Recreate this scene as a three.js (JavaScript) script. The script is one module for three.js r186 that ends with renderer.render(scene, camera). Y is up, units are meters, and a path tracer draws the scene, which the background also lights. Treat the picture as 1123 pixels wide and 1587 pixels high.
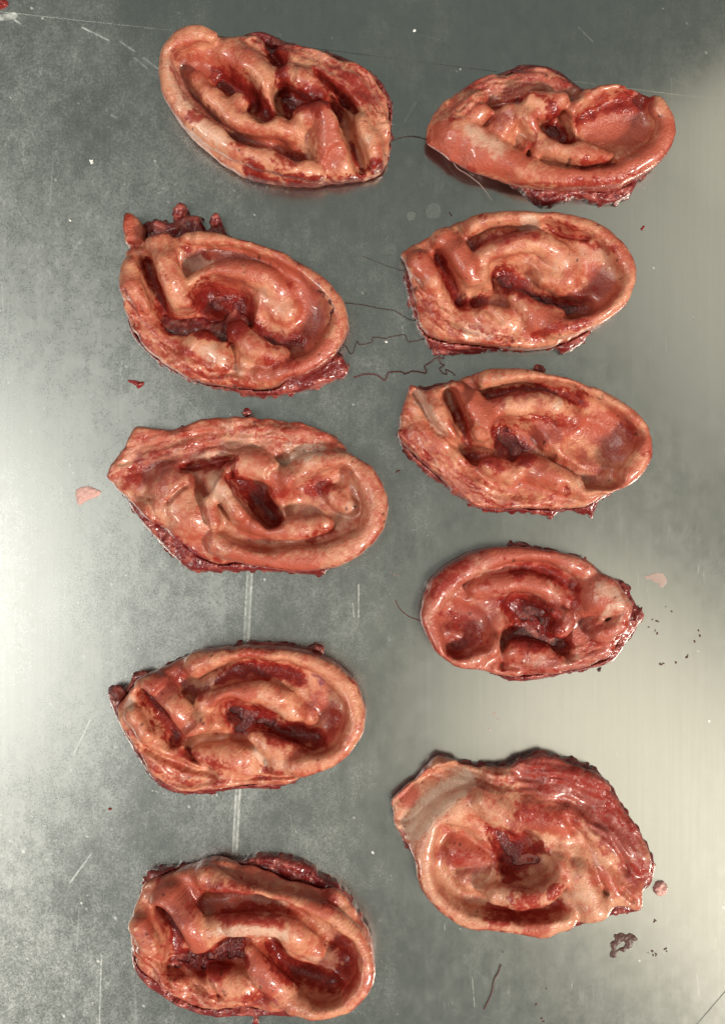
import * as THREE from 'three';
import { RectAreaLightUniformsLib } from 'three/addons/lights/RectAreaLightUniformsLib.js';
import { mergeGeometries } from 'three/addons/utils/BufferGeometryUtils.js';

// ---------------------------------------------------------------- camera, light, exposure
const MM = 0.001, PX = 0.00017;                    // metres per photo pixel on the table
const EYE = 0.36;                                  // camera height above the table
const scene = new THREE.Scene();
const camera = new THREE.PerspectiveCamera(2 * Math.atan(793.5 * PX / EYE) * 180 / Math.PI, 724 / 1024, 0.01, 20);
camera.position.set(0, EYE, 0);
camera.up.set(0, 0, -1);
camera.lookAt(0, 0, 0);
const renderer = new THREE.WebGLRenderer({ antialias: true });
renderer.setSize(724, 1024);
renderer.toneMapping = THREE.LinearToneMapping;
renderer.toneMappingExposure = 1.0;
renderer.shadowMap.enabled = true;
scene.background = new THREE.Color().setRGB(0.195, 0.216, 0.195);   // the dim room overhead

RectAreaLightUniformsLib.init();
function lamp(name, label, [x, y, z], w, h, rgb, power, glow) {
  const c = new THREE.Color().setRGB(...rgb);
  const t = new THREE.Group(); t.name = name; t.position.set(x, y, z); t.lookAt(0, 0, 0);
  t.userData = { label, category: 'lamp' }; scene.add(t);
  const housing = new THREE.Mesh(new THREE.BoxGeometry(w + 0.03, h + 0.03, 0.03), new THREE.MeshStandardMaterial({ color: 0x8a8a86, roughness: 0.6 }));
  housing.name = 'housing'; housing.position.z = -0.022; t.add(housing);
  const face = new THREE.Mesh(new THREE.PlaneGeometry(w, h), new THREE.MeshStandardMaterial({ color: 0xffffff, emissive: c, emissiveIntensity: glow, roughness: 0.6 }));
  face.name = 'diffuser'; face.position.z = -0.004; t.add(face);
  const l = new THREE.RectAreaLight(c, power, w, h);
  l.name = 'light'; l.rotation.y = Math.PI; t.add(l);
}
lamp('ceiling_lamp', 'white ceiling lamp over the left side of the table', [-0.8, 1.35, 0.12], 0.46, 0.75, [1.0, 0.98, 0.93], 4.8, 0.05);
lamp('work_lamp_001', 'small bright work lamp beyond the lower left corner of the table', [-1.0, 1.15, 0.6], 0.2, 0.2, [1.0, 0.93, 0.84], 66, 0.05);
lamp('work_lamp', 'small bright work lamp beyond the lower right corner of the table', [0.95, 1.0, 0.72], 0.18, 0.18, [1.0, 0.91, 0.8], 260, 0.05);
lamp('ceiling_panel', 'broad warm ceiling panel over the lower right of the table', [0.5, 1.35, 0.44], 0.36, 0.9, [1.0, 0.87, 0.67], 1.25, 0.05);
lamp('ceiling_panel_001', 'dim brownish ceiling panel over the upper right of the table', [0.6, 1.35, -0.38], 0.46, 0.6, [1.0, 0.8, 0.52], 0.26, 0.05);

// ---------------------------------------------------------------- numbers, noise, paths
let seed = 7;
const rnd = () => { seed = (seed * 1664525 + 1013904223) >>> 0; return seed / 4294967296; };
const lattice = new Float32Array(65536); for (let i = 0; i < 65536; i++) lattice[i] = rnd();
function vn(x, y) {                                 // value noise 0..1
  const xi = Math.floor(x), yi = Math.floor(y), fx = x - xi, fy = y - yi;
  const u = fx * fx * fx * (fx * (fx * 6 - 15) + 10), v = fy * fy * fy * (fy * (fy * 6 - 15) + 10);
  const a = (yi & 255) << 8, b = ((yi + 1) & 255) << 8, c = xi & 255, d = (xi + 1) & 255;
  const p = lattice[a + c], q = lattice[a + d], r = lattice[b + c], s = lattice[b + d];
  return p + (q - p) * u + (r - p) * v + (p - q - r + s) * u * v;
}
function fbm(x, y, n = 4) { let a = 0, w = 0.5, t = 0; for (let i = 0; i < n; i++) { a += w * vn(x, y); t += w; w *= 0.55; const k = x * 1.6 - y * 1.2 + 17.3; y = x * 1.2 + y * 1.6 + 5.7; x = k; } return a / t; }
const clamp = (x, a = 0, b = 1) => x < a ? a : x > b ? b : x;
const ss = (a, b, x) => { x = clamp((x - a) / (b - a)); return x * x * (3 - 2 * x); };
const mix = (a, b, t) => a + (b - a) * t;
const smax = (a, b, k) => { const h = clamp(0.5 + 0.5 * (a - b) / k); return b + (a - b) * h + k * h * (1 - h); };
const smin = (a, b, k) => -smax(-a, -b, k);
const parse = (s, n) => s.trim().split(/\s+/).map(p => { const v = p.split(',').map(Number); while (v.length < n) v.push(NaN); return v; });
function curve(p, closed, step) {                   // Catmull-Rom through points of any number of values
  const o = [], n = p.length, g = i => closed ? p[(i + n) % n] : p[clamp(i, 0, n - 1)];
  if (n === 1) return [p[0], p[0].map((v, k) => k ? v : v + 0.01)];
  for (let i = 0; i < (closed ? n : n - 1); i++) {
    const a = g(i - 1), b = g(i), c = g(i + 1), d = g(i + 2), m = Math.max(1, Math.ceil(Math.hypot(c[0] - b[0], c[1] - b[1]) / step));
    for (let j = 0; j < m; j++) {
      const t = j / m, t2 = t * t, t3 = t2 * t;
      o.push(b.map((_, k) => 0.5 * (2 * b[k] + (c[k] - a[k]) * t + (2 * a[k] - 5 * b[k] + 4 * c[k] - d[k]) * t2 + (3 * b[k] - a[k] - 3 * c[k] + d[k]) * t3)));
    }
  }
  if (!closed) o.push(p[n - 1]);
  return o;
}
// nearest place on a path of [x, y, r, h]: relative distance, signed distance, arc length, r, h
const hit = { q: 9, d: 0, s: 0, r: 1, h: 0 };
function near(path, x, y) {
  hit.q = 1e9; let len = 0;
  for (let i = 0; i < path.length - 1; i++) {
    const a = path[i], b = path[i + 1], ex = b[0] - a[0], ey = b[1] - a[1], l = Math.hypot(ex, ey) || 1e-6;
    const t = clamp(((x - a[0]) * ex + (y - a[1]) * ey) / (l * l)), dx = x - a[0] - ex * t, dy = y - a[1] - ey * t;
    const r = a[2] + (b[2] - a[2]) * t, d = Math.hypot(dx, dy), q = d / r;
    if (q < hit.q) { hit.q = q; hit.d = (ex * dy - ey * dx) < 0 ? -d : d; hit.s = len + l * t; hit.r = r; hit.h = a[3] + (b[3] - a[3]) * t; }
    len += l;
  }
  return hit;
}
function box(path) { let b = [1e9, 1e9, -1e9, -1e9]; for (const p of path) { b[0] = Math.min(b[0], p[0] - p[2]); b[1] = Math.min(b[1], p[1] - p[2]); b[2] = Math.max(b[2], p[0] + p[2]); b[3] = Math.max(b[3], p[1] + p[2]); } return b; }
function signedInside(poly, x, y) {                 // > 0 inside
  let inside = false, m = 1e9;
  for (let i = 0, j = poly.length - 1; i < poly.length; j = i++) {
    const [ax, ay] = poly[i], [bx, by] = poly[j], ex = bx - ax, ey = by - ay, wx = x - ax, wy = y - ay;
    const t = clamp((wx * ex + wy * ey) / (ex * ex + ey * ey + 1e-12)), dx = wx - ex * t, dy = wy - ey * t;
    m = Math.min(m, dx * dx + dy * dy);
    if ((ay > y) !== (by > y) && x < (bx - ax) * (y - ay) / (by - ay) + ax) inside = !inside;
  }
  return (inside ? 1 : -1) * Math.sqrt(m);
}
const toS = v => { v = clamp(v); return 255 * (v <= 0.0031308 ? v * 12.92 : 1.055 * Math.pow(v, 1 / 2.4) - 0.055); };
function texture(data, w, h, srgb, repeat) {
  const t = new THREE.DataTexture(data, w, h, THREE.RGBAFormat);
  t.magFilter = THREE.LinearFilter; t.minFilter = THREE.LinearMipmapLinearFilter; t.generateMipmaps = true;
  if (srgb) t.colorSpace = THREE.SRGBColorSpace;
  if (repeat) { t.wrapS = t.wrapT = THREE.RepeatWrapping; t.repeat.set(repeat[0], repeat[1]); }
  t.needsUpdate = true; return t;
}
// a photo pixel as a point in the scene, for something at the given height over the table
const at = (u, v, y = 0) => { const k = (EYE - y) / EYE * PX; return [(u - 561.5) * k, (v - 793.5) * k]; };
const numbers = {};
const numbered = n => { const k = numbers[n] = (numbers[n] ?? -1) + 1; return k ? `${n}_${String(k).padStart(3, '0')}` : n; };
function tag(o, label, category, group) { o.userData = { label, category }; if (group) o.userData.group = group; return o; }
function mesh(name, g, m, parent) { const o = new THREE.Mesh(g, m); o.name = parent === scene ? numbered(name) : name; o.castShadow = o.receiveShadow = true; parent.add(o); return o; }

// ---------------------------------------------------------------- a slab with a relief on top: grid cut along its outline
// all in millimetres; edge(x, y) > 0 inside, top(x, y), bottom(x, y); the rim is a wall between the two
function slab(b, cell, edge, top, bottom, uvBox) {
  const nx = Math.ceil((b[2] - b[0]) / cell) + 1, ny = Math.ceil((b[3] - b[1]) / cell) + 1;
  const e = new Float32Array(nx * ny), X = i => b[0] + i * cell, Y = j => b[1] + j * cell;
  for (let j = 0; j < ny; j++) for (let i = 0; i < nx; i++) e[j * nx + i] = edge(X(i), Y(j)) || 1e-6;
  const px = [], py = [], ids = new Map();
  const corner = k => { let v = ids.get(k); if (v === undefined) { v = px.length; px.push(X(k % nx)); py.push(Y((k / nx) | 0)); ids.set(k, v); } return v; };
  const cut = (a, c) => { if (a > c) [a, c] = [c, a]; const key = 'c' + a + '_' + c; let v = ids.get(key); if (v === undefined) { const t = e[a] / (e[a] - e[c]); v = px.length; px.push(mix(X(a % nx), X(c % nx), t)); py.push(mix(Y((a / nx) | 0), Y((c / nx) | 0), t)); ids.set(key, v); } return v; };
  const tri = [], rim = [];
  const half = (p, q, r) => {
    const k = [p, q, r], out = []; let first = -1, cuts = [];
    for (let m = 0; m < 3; m++) {
      const a = k[m], c = k[(m + 1) % 3];
      if (e[a] > 0) out.push(corner(a));
      if ((e[a] > 0) !== (e[c] > 0)) { const v = cut(a, c); out.push(v); if (e[a] > 0) cuts[0] = v; else cuts[1] = v; }
    }
    for (let m = 1; m + 1 < out.length; m++) tri.push(out[0], out[m], out[m + 1]);
    if (cuts.length) rim.push(cuts[0], cuts[1]);
  };
  for (let j = 0; j + 1 < ny; j++) for (let i = 0; i + 1 < nx; i++) { const k = j * nx + i; half(k, k + nx, k + 1); half(k + 1, k + nx, k + nx + 1); }
  const n = px.length, pos = new Float32Array(n * 6), uv = new Float32Array(n * 4), index = [...tri];
  for (let i = 0; i < n; i++) {
    const t = top(px[i], py[i]), u = Math.min(bottom(px[i], py[i]), t - 0.05);
    pos.set([px[i] * MM, t * MM, py[i] * MM], i * 3); pos.set([px[i] * MM, u * MM, py[i] * MM], (n + i) * 3);
    const s = (px[i] - uvBox[0]) / (uvBox[2] - uvBox[0]), w = (py[i] - uvBox[1]) / (uvBox[3] - uvBox[1]);
    uv.set([s, w], i * 2); uv.set([s, w], (n + i) * 2);
  }
  for (let i = 0; i < tri.length; i += 3) index.push(n + tri[i], n + tri[i + 2], n + tri[i + 1]);
  for (let i = 0; i < rim.length; i += 2) { const a = rim[i], c = rim[i + 1]; index.push(a, n + a, c, c, n + a, n + c); }
  const g = new THREE.BufferGeometry();
  g.setAttribute('position', new THREE.BufferAttribute(pos, 3)); g.setAttribute('uv', new THREE.BufferAttribute(uv, 2));
  g.setIndex(index); g.computeVertexNormals();
  return g;
}

// ---------------------------------------------------------------- wet tissue
function vnP(x, y, p) {                              // value noise that repeats every p cells
  const xi = Math.floor(x), yi = Math.floor(y), fx = x - xi, fy = y - yi, m = k => ((k % p) + p) % p;
  const u = fx * fx * (3 - 2 * fx), v = fy * fy * (3 - 2 * fy), L = (a, b) => lattice[(m(b) << 8) + m(a) + 37 * p % 97];
  return mix(mix(L(xi, yi), L(xi + 1, yi), u), mix(L(xi, yi + 1), L(xi + 1, yi + 1), u), v);
}
const RELIEF = 1.62;                                // how far the folds stand out
const TILE = 14;                                     // mm
const bumpTile = (() => {
  const n = 512, d = new Uint8Array(n * n * 4);
  for (let j = 0; j < n; j++) for (let i = 0; i < n; i++) {
    const x = i / n, y = j / n;
    let h = 0.25 * vnP(x * 14, y * 14, 14) + 0.4 * vnP(x * 30, y * 30, 30) + 0.3 * vnP(x * 60, y * 60, 60) + 0.15 * vnP(x * 112, y * 112, 112);
    d.fill(clamp(h / 1.1) * 255, (j * n + i) * 4, (j * n + i) * 4 + 3); d[(j * n + i) * 4 + 3] = 255;
  }
  return d;
})();
const fleshMap = (() => {
  const n = 512, d = new Uint8Array(n * n * 4);
  for (let j = 0; j < n; j++) for (let i = 0; i < n; i++) {
    const x = i / n, y = j / n, a = vnP(x * 8, y * 8, 8) * 0.55 + vnP(x * 24, y * 24, 24) * 0.3 + vnP(x * 70, y * 70, 70) * 0.15;
    const f = ss(0.5, 0.78, a + 0.12 * vnP(x * 40, y * 10, 10)), k = (j * n + i) * 4;
    d[k] = toS(mix(0.17, 0.36, f)); d[k + 1] = toS(mix(0.014, 0.08, f)); d[k + 2] = toS(mix(0.013, 0.06, f)); d[k + 3] = 255;
  }
  return d;
})();
const skinBump = texture(bumpTile, 512, 512, false, [1, 1]), CELL = 0.32;
const skinMaterial = new THREE.MeshPhysicalMaterial({ vertexColors: true, roughness: 0.38, bumpMap: skinBump, bumpScale: 0.00023, clearcoat: 0.35, clearcoatRoughness: 0.13 });
const bloodMaterial = new THREE.MeshPhysicalMaterial({ vertexColors: true, roughness: 0.12, specularIntensity: 0.75, bumpMap: skinBump, bumpScale: 0.00022 });
const fleshMaterial = new THREE.MeshPhysicalMaterial({ map: texture(fleshMap, 512, 512, true, [1, 1]), bumpMap: texture(bumpTile, 512, 512, false, [1, 1]), bumpScale: 0.0003, roughness: 0.26, clearcoat: 0.5, clearcoatRoughness: 0.12 });
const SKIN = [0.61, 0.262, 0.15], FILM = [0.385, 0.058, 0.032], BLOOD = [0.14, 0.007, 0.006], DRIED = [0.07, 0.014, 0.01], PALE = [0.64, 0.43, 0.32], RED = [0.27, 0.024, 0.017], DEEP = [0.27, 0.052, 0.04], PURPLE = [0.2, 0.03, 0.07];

function vn3(x, y, z) { const k = Math.floor(z), f = z - k, w = f * f * (3 - 2 * f), a = k * 37.17; return mix(vn(x + a, y + a * 1.73), vn(x + a + 37.17, y + (a + 37.17) * 1.73), w); }
function fbm3(x, y, z, n) { let a = 0, w = 0.5, t = 0; for (let i = 0; i < n; i++) { a += w * vn3(x, y, z); t += w; w *= 0.55; const k = x * 1.6 - y * 1.2 + 17.3; y = x * 1.2 + y * 1.6 + 5.7; x = k; z = z * 2 + 3.1; } return a / t; }
// naive surface nets over a field on a grid of nx * ny * nz cells: { position, index }, millimetres
function surface(f, nx, ny, nz, o, cell) {
  const id = new Int32Array(nx * ny * nz).fill(-1), pos = [], idx = [], sx = 1, sy = nx, sz = nx * ny;
  const offs = [0, sx, sy, sx + sy, sz, sx + sz, sy + sz, sx + sy + sz], pairs = [[0, 1], [2, 3], [4, 5], [6, 7], [0, 2], [1, 3], [4, 6], [5, 7], [0, 4], [1, 5], [2, 6], [3, 7]];
  for (let k = 0; k < nz - 1; k++) for (let j = 0; j < ny - 1; j++) for (let i = 0; i < nx - 1; i++) {
    const c = i + j * sy + k * sz; let n = 0; for (let m = 0; m < 8; m++) if (f[c + offs[m]] < 0) n++;
    if (n === 0 || n === 8) continue;
    let x = 0, y = 0, z = 0, w = 0;
    for (const [a, b] of pairs) { const u = f[c + offs[a]], v = f[c + offs[b]]; if ((u < 0) === (v < 0)) continue; const t = u / (u - v); x += mix(a & 1, b & 1, t); y += mix(a >> 1 & 1, b >> 1 & 1, t); z += mix(a >> 2, b >> 2, t); w++; }
    id[c] = pos.length / 3; pos.push(o[0] + (i + x / w) * cell, o[1] + (j + y / w) * cell, o[2] + (k + z / w) * cell);
  }
  const quad = (a, b, c, d, flip) => { if (a < 0 || b < 0 || c < 0 || d < 0) return; if (flip) idx.push(a, c, b, b, c, d); else idx.push(a, b, c, c, b, d); };
  for (let k = 1; k < nz - 1; k++) for (let j = 1; j < ny - 1; j++) for (let i = 1; i < nx - 1; i++) {
    const c = i + j * sy + k * sz, s = f[c] < 0;
    if (s !== f[c + sx] < 0) quad(id[c - sy - sz], id[c - sz], id[c - sy], id[c], !s);
    if (s !== f[c + sy] < 0) quad(id[c - sx - sz], id[c - sx], id[c - sz], id[c], !s);
    if (s !== f[c + sz] < 0) quad(id[c - sx - sy], id[c - sy], id[c - sx], id[c], !s);
  }
  return { pos, idx };
}
function ear(spec) {
  const [ox, oy, cw] = spec.crop, k = cw / 1123, ku = k * PX * 1000, tall = 0.0105, low = 0.003;
  const mmAt = (x, y, z) => at(ox + x * k, oy + y * k, z).map(v => v * 1000);
  const grow = 1 - tall / EYE, lumps = spec.lumps ?? 1, relief = spec.relief ?? RELIEF;
  const path = (s, h0, z = tall) => {
    let r = 30, h = h0;
    const p = parse(s, 4).map(([x, y, rr, hh]) => { if (!Number.isNaN(rr)) r = rr; if (!Number.isNaN(hh)) h = hh; return [...mmAt(x, y, z), r * ku * grow, h]; });
    return curve(p, false, 1.2);
  };
  const poly = (s, z) => curve(parse(s, 2).map(([x, y]) => mmAt(x, y, z)), true, 0.7);
  const outer = poly(spec.outline, tall), under = poly(spec.flesh || spec.outline, low);
  let b = [1e9, 1e9, -1e9, -1e9]; for (const p of outer.concat(under)) { b[0] = Math.min(b[0], p[0] - 1.6); b[1] = Math.min(b[1], p[1] - 1.6); b[2] = Math.max(b[2], p[0] + 1.6); b[3] = Math.max(b[3], p[1] + 1.6); }
  const mid = [(b[0] + b[2]) / 2, (b[1] + b[3]) / 2], so = spec.seed * 13.7;
  const ops = spec.shape.map(([kind, a, s]) => { const p = path(s, a); let len = 0; for (let i = 1; i < p.length; i++) len += Math.hypot(p[i][0] - p[i - 1][0], p[i][1] - p[i - 1][1]); return { kind, p, len, b: box(p), a }; });
  const lifts = spec.lift ? path(spec.lift, 4) : null;
  const lift = (x, y) => { if (!lifts) return 0; let m = 0; for (const p of lifts) { const d = Math.hypot(x - p[0], y - p[1]) / p[2]; if (d < 1) m = Math.max(m, p[3] * (1 - d * d) * (1 - d * d)); } return m; };

  // the field: a slab cut along the outline, tubes for the rims and ridges on their webs, hollows and pits dug out in the order given
  const nx = Math.ceil((b[2] - b[0]) / CELL) + 2, nz = Math.ceil((b[3] - b[1]) / CELL) + 2, ny = Math.ceil(21 / CELL), F = new Float32Array(nx * ny * nz), up = h => 2 + (h - 2) * relief, y0 = -0.6;
  const eg = new Float32Array(nx * nz), bg = new Float32Array(nx * nz), fl = new Float32Array(nx * nz);
  const act = [];
  for (let q = 0; q < nz; q++) for (let i = 0; i < nx; i++) {
    const x = b[0] + i * CELL, z = b[1] + q * CELL;
    const raw = signedInside(outer, x, z), e = raw + (vn(x * 0.7 + so, z * 0.7) - 0.5) * 0.5 + (vn(x * 2, z * 2 + so) - 0.5) * 0.08, li = lift(x, z), bot = 1.5 + li;
    eg[q * nx + i] = raw; bg[q * nx + i] = bot;
    let base = 5.4 + (fbm(x * 0.16 + so, z * 0.16, 2) - 0.5) * 2;
    const wx = x + (vn(x * 0.3 + so, z * 0.3 + 9) - 0.5) * 0.8, wz = z + (vn(x * 0.3 + 31, z * 0.3 + so) - 0.5) * 0.8;
    act.length = 0;
    for (const o of ops) {
      if (x < o.b[0] - 4 || z < o.b[1] - 4 || x > o.b[2] + 4 || z > o.b[3] + 4) continue;
      const n = near(o.p, wx, wz), d = n.q * n.r;
      if (o.kind === 'B') { if (n.q < 1.5) base = smin(base, n.h - 1 + n.q * n.q * n.q * 5, 1); }
      else if (o.kind === 'S') { if (n.q < 1) act.push({ t: 3, v: n.h * 0.85 * ((vn(n.s * 0.16 + so, n.d * 1.25 + so) - 0.5) + 0.6 * (vn(n.s * 0.3, n.d * 2.7 + so) - 0.5)) * (1 - n.q ** 4) }); }
      else if (o.kind === 'C') { if (n.q < 2.6) act.push({ t: 2, v: n.h * 1.1 * Math.exp(-n.q * n.q) }); }
      else if (d < n.r + 4) act.push({ t: o.kind === 'R' ? 0 : 1, d, r: n.r * (o.kind === 'R' ? 1 : 1.12), h: up(o.kind === 'R' && o.len > n.r * 3 ? mix(5.4, n.h, mix(0.7, 1, ss(0, 1.5 * n.r, Math.min(n.s, o.len - n.s)))) : n.h) });
    }
    base = up(base);
    const lump = (fbm(x * 0.25 + so, z * 0.25 + 3, 2) - 0.5) * 0.6 * lumps + (fbm(x * 1.5 + 7, z * 1.5 + so, 2) - 0.5) * 0.18;
    const ca = Math.abs(fbm(x * 0.33 + so, z * 0.33 + 77, 3) - 0.5), cr = 0.14 * lumps * Math.exp(-ca * ca / 0.0006) * ss(0.4, 0.75, vn(x * 0.2 + so, z * 0.2 + 5));
    const floor = 2 + (fbm(x * 0.7, z * 0.7 + so, 2) - 0.5) * 0.9 + li * 0.5; fl[q * nx + i] = floor;
    for (let j = 0; j < ny; j++) {
      const y = y0 + j * CELL; let f = smax((y - Math.max(base, bot + 1.6)) * 0.9, -e, 2.2);
      for (const a of act) {
        if (a.t === 0) { const r = a.r, yc = a.h - r; let d = Math.hypot(a.d, y - yc) - r; if (y < yc) d = Math.min(d, a.d - r * 0.76); f = smin(f, d, 1.7); }
        else if (a.t === 1) { const r = a.r, yc = a.h + r; const d = y > yc ? a.d - r - Math.min(3.5, y - yc) * 0.22 : Math.hypot(a.d, y - yc) - r; f = smax(f, -d * 0.95, 1.8); }
        else if (a.t === 2) f += a.v; else f -= a.v;
      }
      f = smax(f, -e - 0.7, 1.4) + cr - lump;
      f = smin(f, Math.max(y - floor, -e), 0.5);
      f = smax(f, bot - y, 0.5);
      F[i + j * nx + q * nx * ny] = f;
    }
  }
  const g2 = (g, x, z) => { const u = clamp((x - b[0]) / CELL, 0, nx - 1.001), v = clamp((z - b[1]) / CELL, 0, nz - 1.001), i = Math.floor(u), j = Math.floor(v), fu = u - i, fv = v - j, c = j * nx + i; return mix(mix(g[c], g[c + 1], fu), mix(g[c + nx], g[c + nx + 1], fu), fv); };
  for (let pass = 0; pass < 2; pass++) for (const [step, n] of [[1, nx], [nx, ny], [nx * ny, nz]]) {        // melt the seams between strokes
    for (let c = 0; c < F.length; c++) { if (((c / step) | 0) % n) continue; let last = F[c]; for (let i = 1; i < n - 1; i++) { const k = c + i * step, here = F[k]; F[k] = 0.25 * last + 0.5 * here + 0.25 * F[k + step]; last = here; } }
  }
  const net = surface(F, nx, ny, nz, [b[0], y0, b[1]], CELL);

  const t = new THREE.Group(); t.name = numbered('ear_specimen'); t.position.set(mid[0] * MM, 0, mid[1] * MM);
  tag(t, spec.label, 'ear specimen'); scene.add(t);

  // its own colours, found in the solid at each point of the surface
  const paint = (spec.paint || []).flatMap(([kind, a, s]) => s.split(';').map(one => { const p = path(one, a); return { kind, a, p, b: box(p) }; }));
  const dots = []; for (let i = 0; i < 46; i++) { const r = 0.14 + rnd() * rnd() * 0.4; dots.push([mix(b[0], b[2], rnd()), mix(b[1], b[3], rnd()), r, 0.6 + rnd() * 1.2, rnd() * 3]); }
  const N = net.pos.length / 3, col = new Float32Array(N * 3), uv = new Float32Array(N * 2), wet = new Float32Array(N), P3 = new Float32Array(N * 3);
  for (let v = 0; v < N; v++) {
    const x = net.pos[v * 3], y = net.pos[v * 3 + 1], z = net.pos[v * 3 + 2], X = x + y * 0.45, Y = z - y * 0.38;
    P3.set([(x - mid[0]) * MM, y * MM, (z - mid[1]) * MM], v * 3); uv.set([X / TILE + so, Y / TILE], v * 2);
const m1 = fbm3(x * 0.22 + so, z * 0.22, y * 0.22, 3), m2 = fbm3(x * 0.9 + 40, z * 0.9 + so, y * 0.9, 3), m3 = fbm3(x * 2.2 + so, z * 2.2, y * 2.2, 2), m4 = vn3(x * 4.5, z * 4.5 + so, y * 4.5), w1 = fbm3(x * 0.5 + 11, z * 0.5 + so, y * 0.5, 2), w2 = fbm3(x * 0.5 + so, z * 0.5 + 71, y * 0.5, 2);
    let film = (spec.red ?? 0.3) + 0.24 + (m1 - 0.5) * 1.35, blood = 0, deep = 0, dried = 0, pale = 0, purple = 0;
    for (const o of paint) {
      if (x < o.b[0] || z < o.b[1] || x > o.b[2] || z > o.b[3]) continue;
      const n = near(o.p, x + (m2 - 0.5) * 2.2 + (w1 - 0.5) * 2.8, z + (m3 - 0.5) * 1.2 + (w2 - 0.5) * 2.8); if (n.q >= 1) continue;
      const f = o.a * (1 - n.q * n.q);
      if (o.kind === 'b') blood = Math.max(blood, f);
      else if (o.kind === 't') film += f;
      else if (o.kind === 'w') pale = Math.max(pale, f);
      else if (o.kind === 'd') deep = Math.max(deep, f);
      else if (o.kind === 'k') dried = Math.max(dried, f);
      else if (o.kind === 'u') purple = Math.max(purple, f);
      else { const s = vn(n.s * 0.17 + so, n.d * 1.7 + so) * 0.6 + vn(n.s * 0.35, n.d * 3.2 + so) * 0.4, g = o.a * (1 - n.q ** 4) * ss(0.42, 0.66, s); film += g * 0.9; blood = Math.max(blood, g * 0.62 * ss(0.35, 0.65, m1 + 0.1)); pale = Math.max(pale, 0.4 * (1 - n.q ** 4) * ss(0.6, 0.3, s)); }
    }
    const Fm = ss(0.1, 1.15, film + Math.min(blood, 1) * 0.75 + (m2 - 0.5) * 1.05 + (m3 - 0.5) * 0.6) * 0.88;
    const bl = blood + (m2 - 0.5) * 0.8 + (m3 - 0.5) * 0.35, B0 = blood > 0 ? ss(0.22, 0.62, bl) : 0, B = blood > 0 ? ss(0.55, 1.1, bl) : 0;
    const D = dried > 0 ? ss(0.42, 0.6, dried + (m2 - 0.5) * 0.8 + (m4 - 0.5) * 0.35) : 0;
    const Pl = pale > 0 ? ss(0.25, 0.75, pale + (m2 - 0.5) * 0.5) : 0, U = purple > 0 ? ss(0.35, 0.7, purple + (m2 - 0.5) * 0.8) : 0;
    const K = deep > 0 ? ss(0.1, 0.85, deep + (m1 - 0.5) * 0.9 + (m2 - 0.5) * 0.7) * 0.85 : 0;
    const speck = ss(0.58, 0.72, m3 * 0.7 + m4 * 0.3 + (m1 - 0.5) * 0.35) * 0.6;
    let dot = 0; for (const d of dots) { const dx = x - d[0], dz = z - d[1]; if (Math.abs(dx) < 1.2 && Math.abs(dz) < 1.2) { const c = Math.cos(d[4]), s = Math.sin(d[4]); dot = Math.max(dot, ss(1.25, 0.7, Math.hypot((dx * c + dz * s) / d[3], dz * c - dx * s) / d[2] + (m4 - 0.5) * 0.6)); } }
    const grain = 0.88 + 0.24 * m3, skin = spec.skin || SKIN, cut = Math.max(ss(1.2, 0.3, y - g2(bg, x, z)), ss(0.5, 0.1, g2(eg, x, z)) * ss(0.3, 0.6, m2)) * (spec.cut ?? 0.8);
    for (let c = 0; c < 3; c++) {
      let s = mix(skin[c], PALE[c], Pl * 0.8);
      s = mix(s, FILM[c], Math.max(Fm * (1 - Pl * 0.7), speck)) * grain;
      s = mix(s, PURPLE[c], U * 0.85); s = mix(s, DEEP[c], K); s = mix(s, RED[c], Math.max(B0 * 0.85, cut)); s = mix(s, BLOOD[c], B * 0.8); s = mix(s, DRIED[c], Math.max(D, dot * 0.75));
      col[v * 3 + c] = s;
    }
    wet[v] = B0;
  }
  const whole = new THREE.BufferGeometry(); whole.setAttribute('position', new THREE.BufferAttribute(P3, 3)); whole.setIndex(net.idx); whole.computeVertexNormals();
  const nor = whole.attributes.normal.array;
  const part = (name, keep, m) => {
    const map = new Int32Array(N).fill(-1), id = [], list = [];
    for (let i = 0; i < net.idx.length; i += 3) { const [p, q, r] = [net.idx[i], net.idx[i + 1], net.idx[i + 2]]; if (keep((wet[p] + wet[q] + wet[r]) / 3)) for (const v of [p, q, r]) { if (map[v] < 0) { map[v] = list.length; list.push(v); } id.push(map[v]); } }
    if (!list.length) return;
    const take = (a, n) => { const o = new Float32Array(list.length * n); list.forEach((v, i) => { for (let c = 0; c < n; c++) o[i * n + c] = a[v * n + c]; }); return new THREE.BufferAttribute(o, n); };
    const g = new THREE.BufferGeometry(); g.setAttribute('position', take(P3, 3)); g.setAttribute('normal', take(nor, 3)); g.setAttribute('uv', take(uv, 2)); g.setAttribute('color', take(col, 3)); g.setIndex(id);
    mesh(name, g, m, t);
  };
  part('skin', w => w <= 0.5, skinMaterial);
  part('blood', w => w > 0.5, bloodMaterial);

  // the cut flesh underneath, its rim showing where it reaches past the skin
  const bb = [b[0] - mid[0], b[1] - mid[1], b[2] - mid[0], b[3] - mid[1]], L = f => (x, y) => f(x + mid[0], y + mid[1]);
  const fEdge = (x, y) => signedInside(under, x, y) + (vn(x * 0.7 + so, y * 0.7 + 50) - 0.5) * 1.2 + (vn(x * 1.9, y * 1.9 + so) - 0.5) * 0.35;
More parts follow.
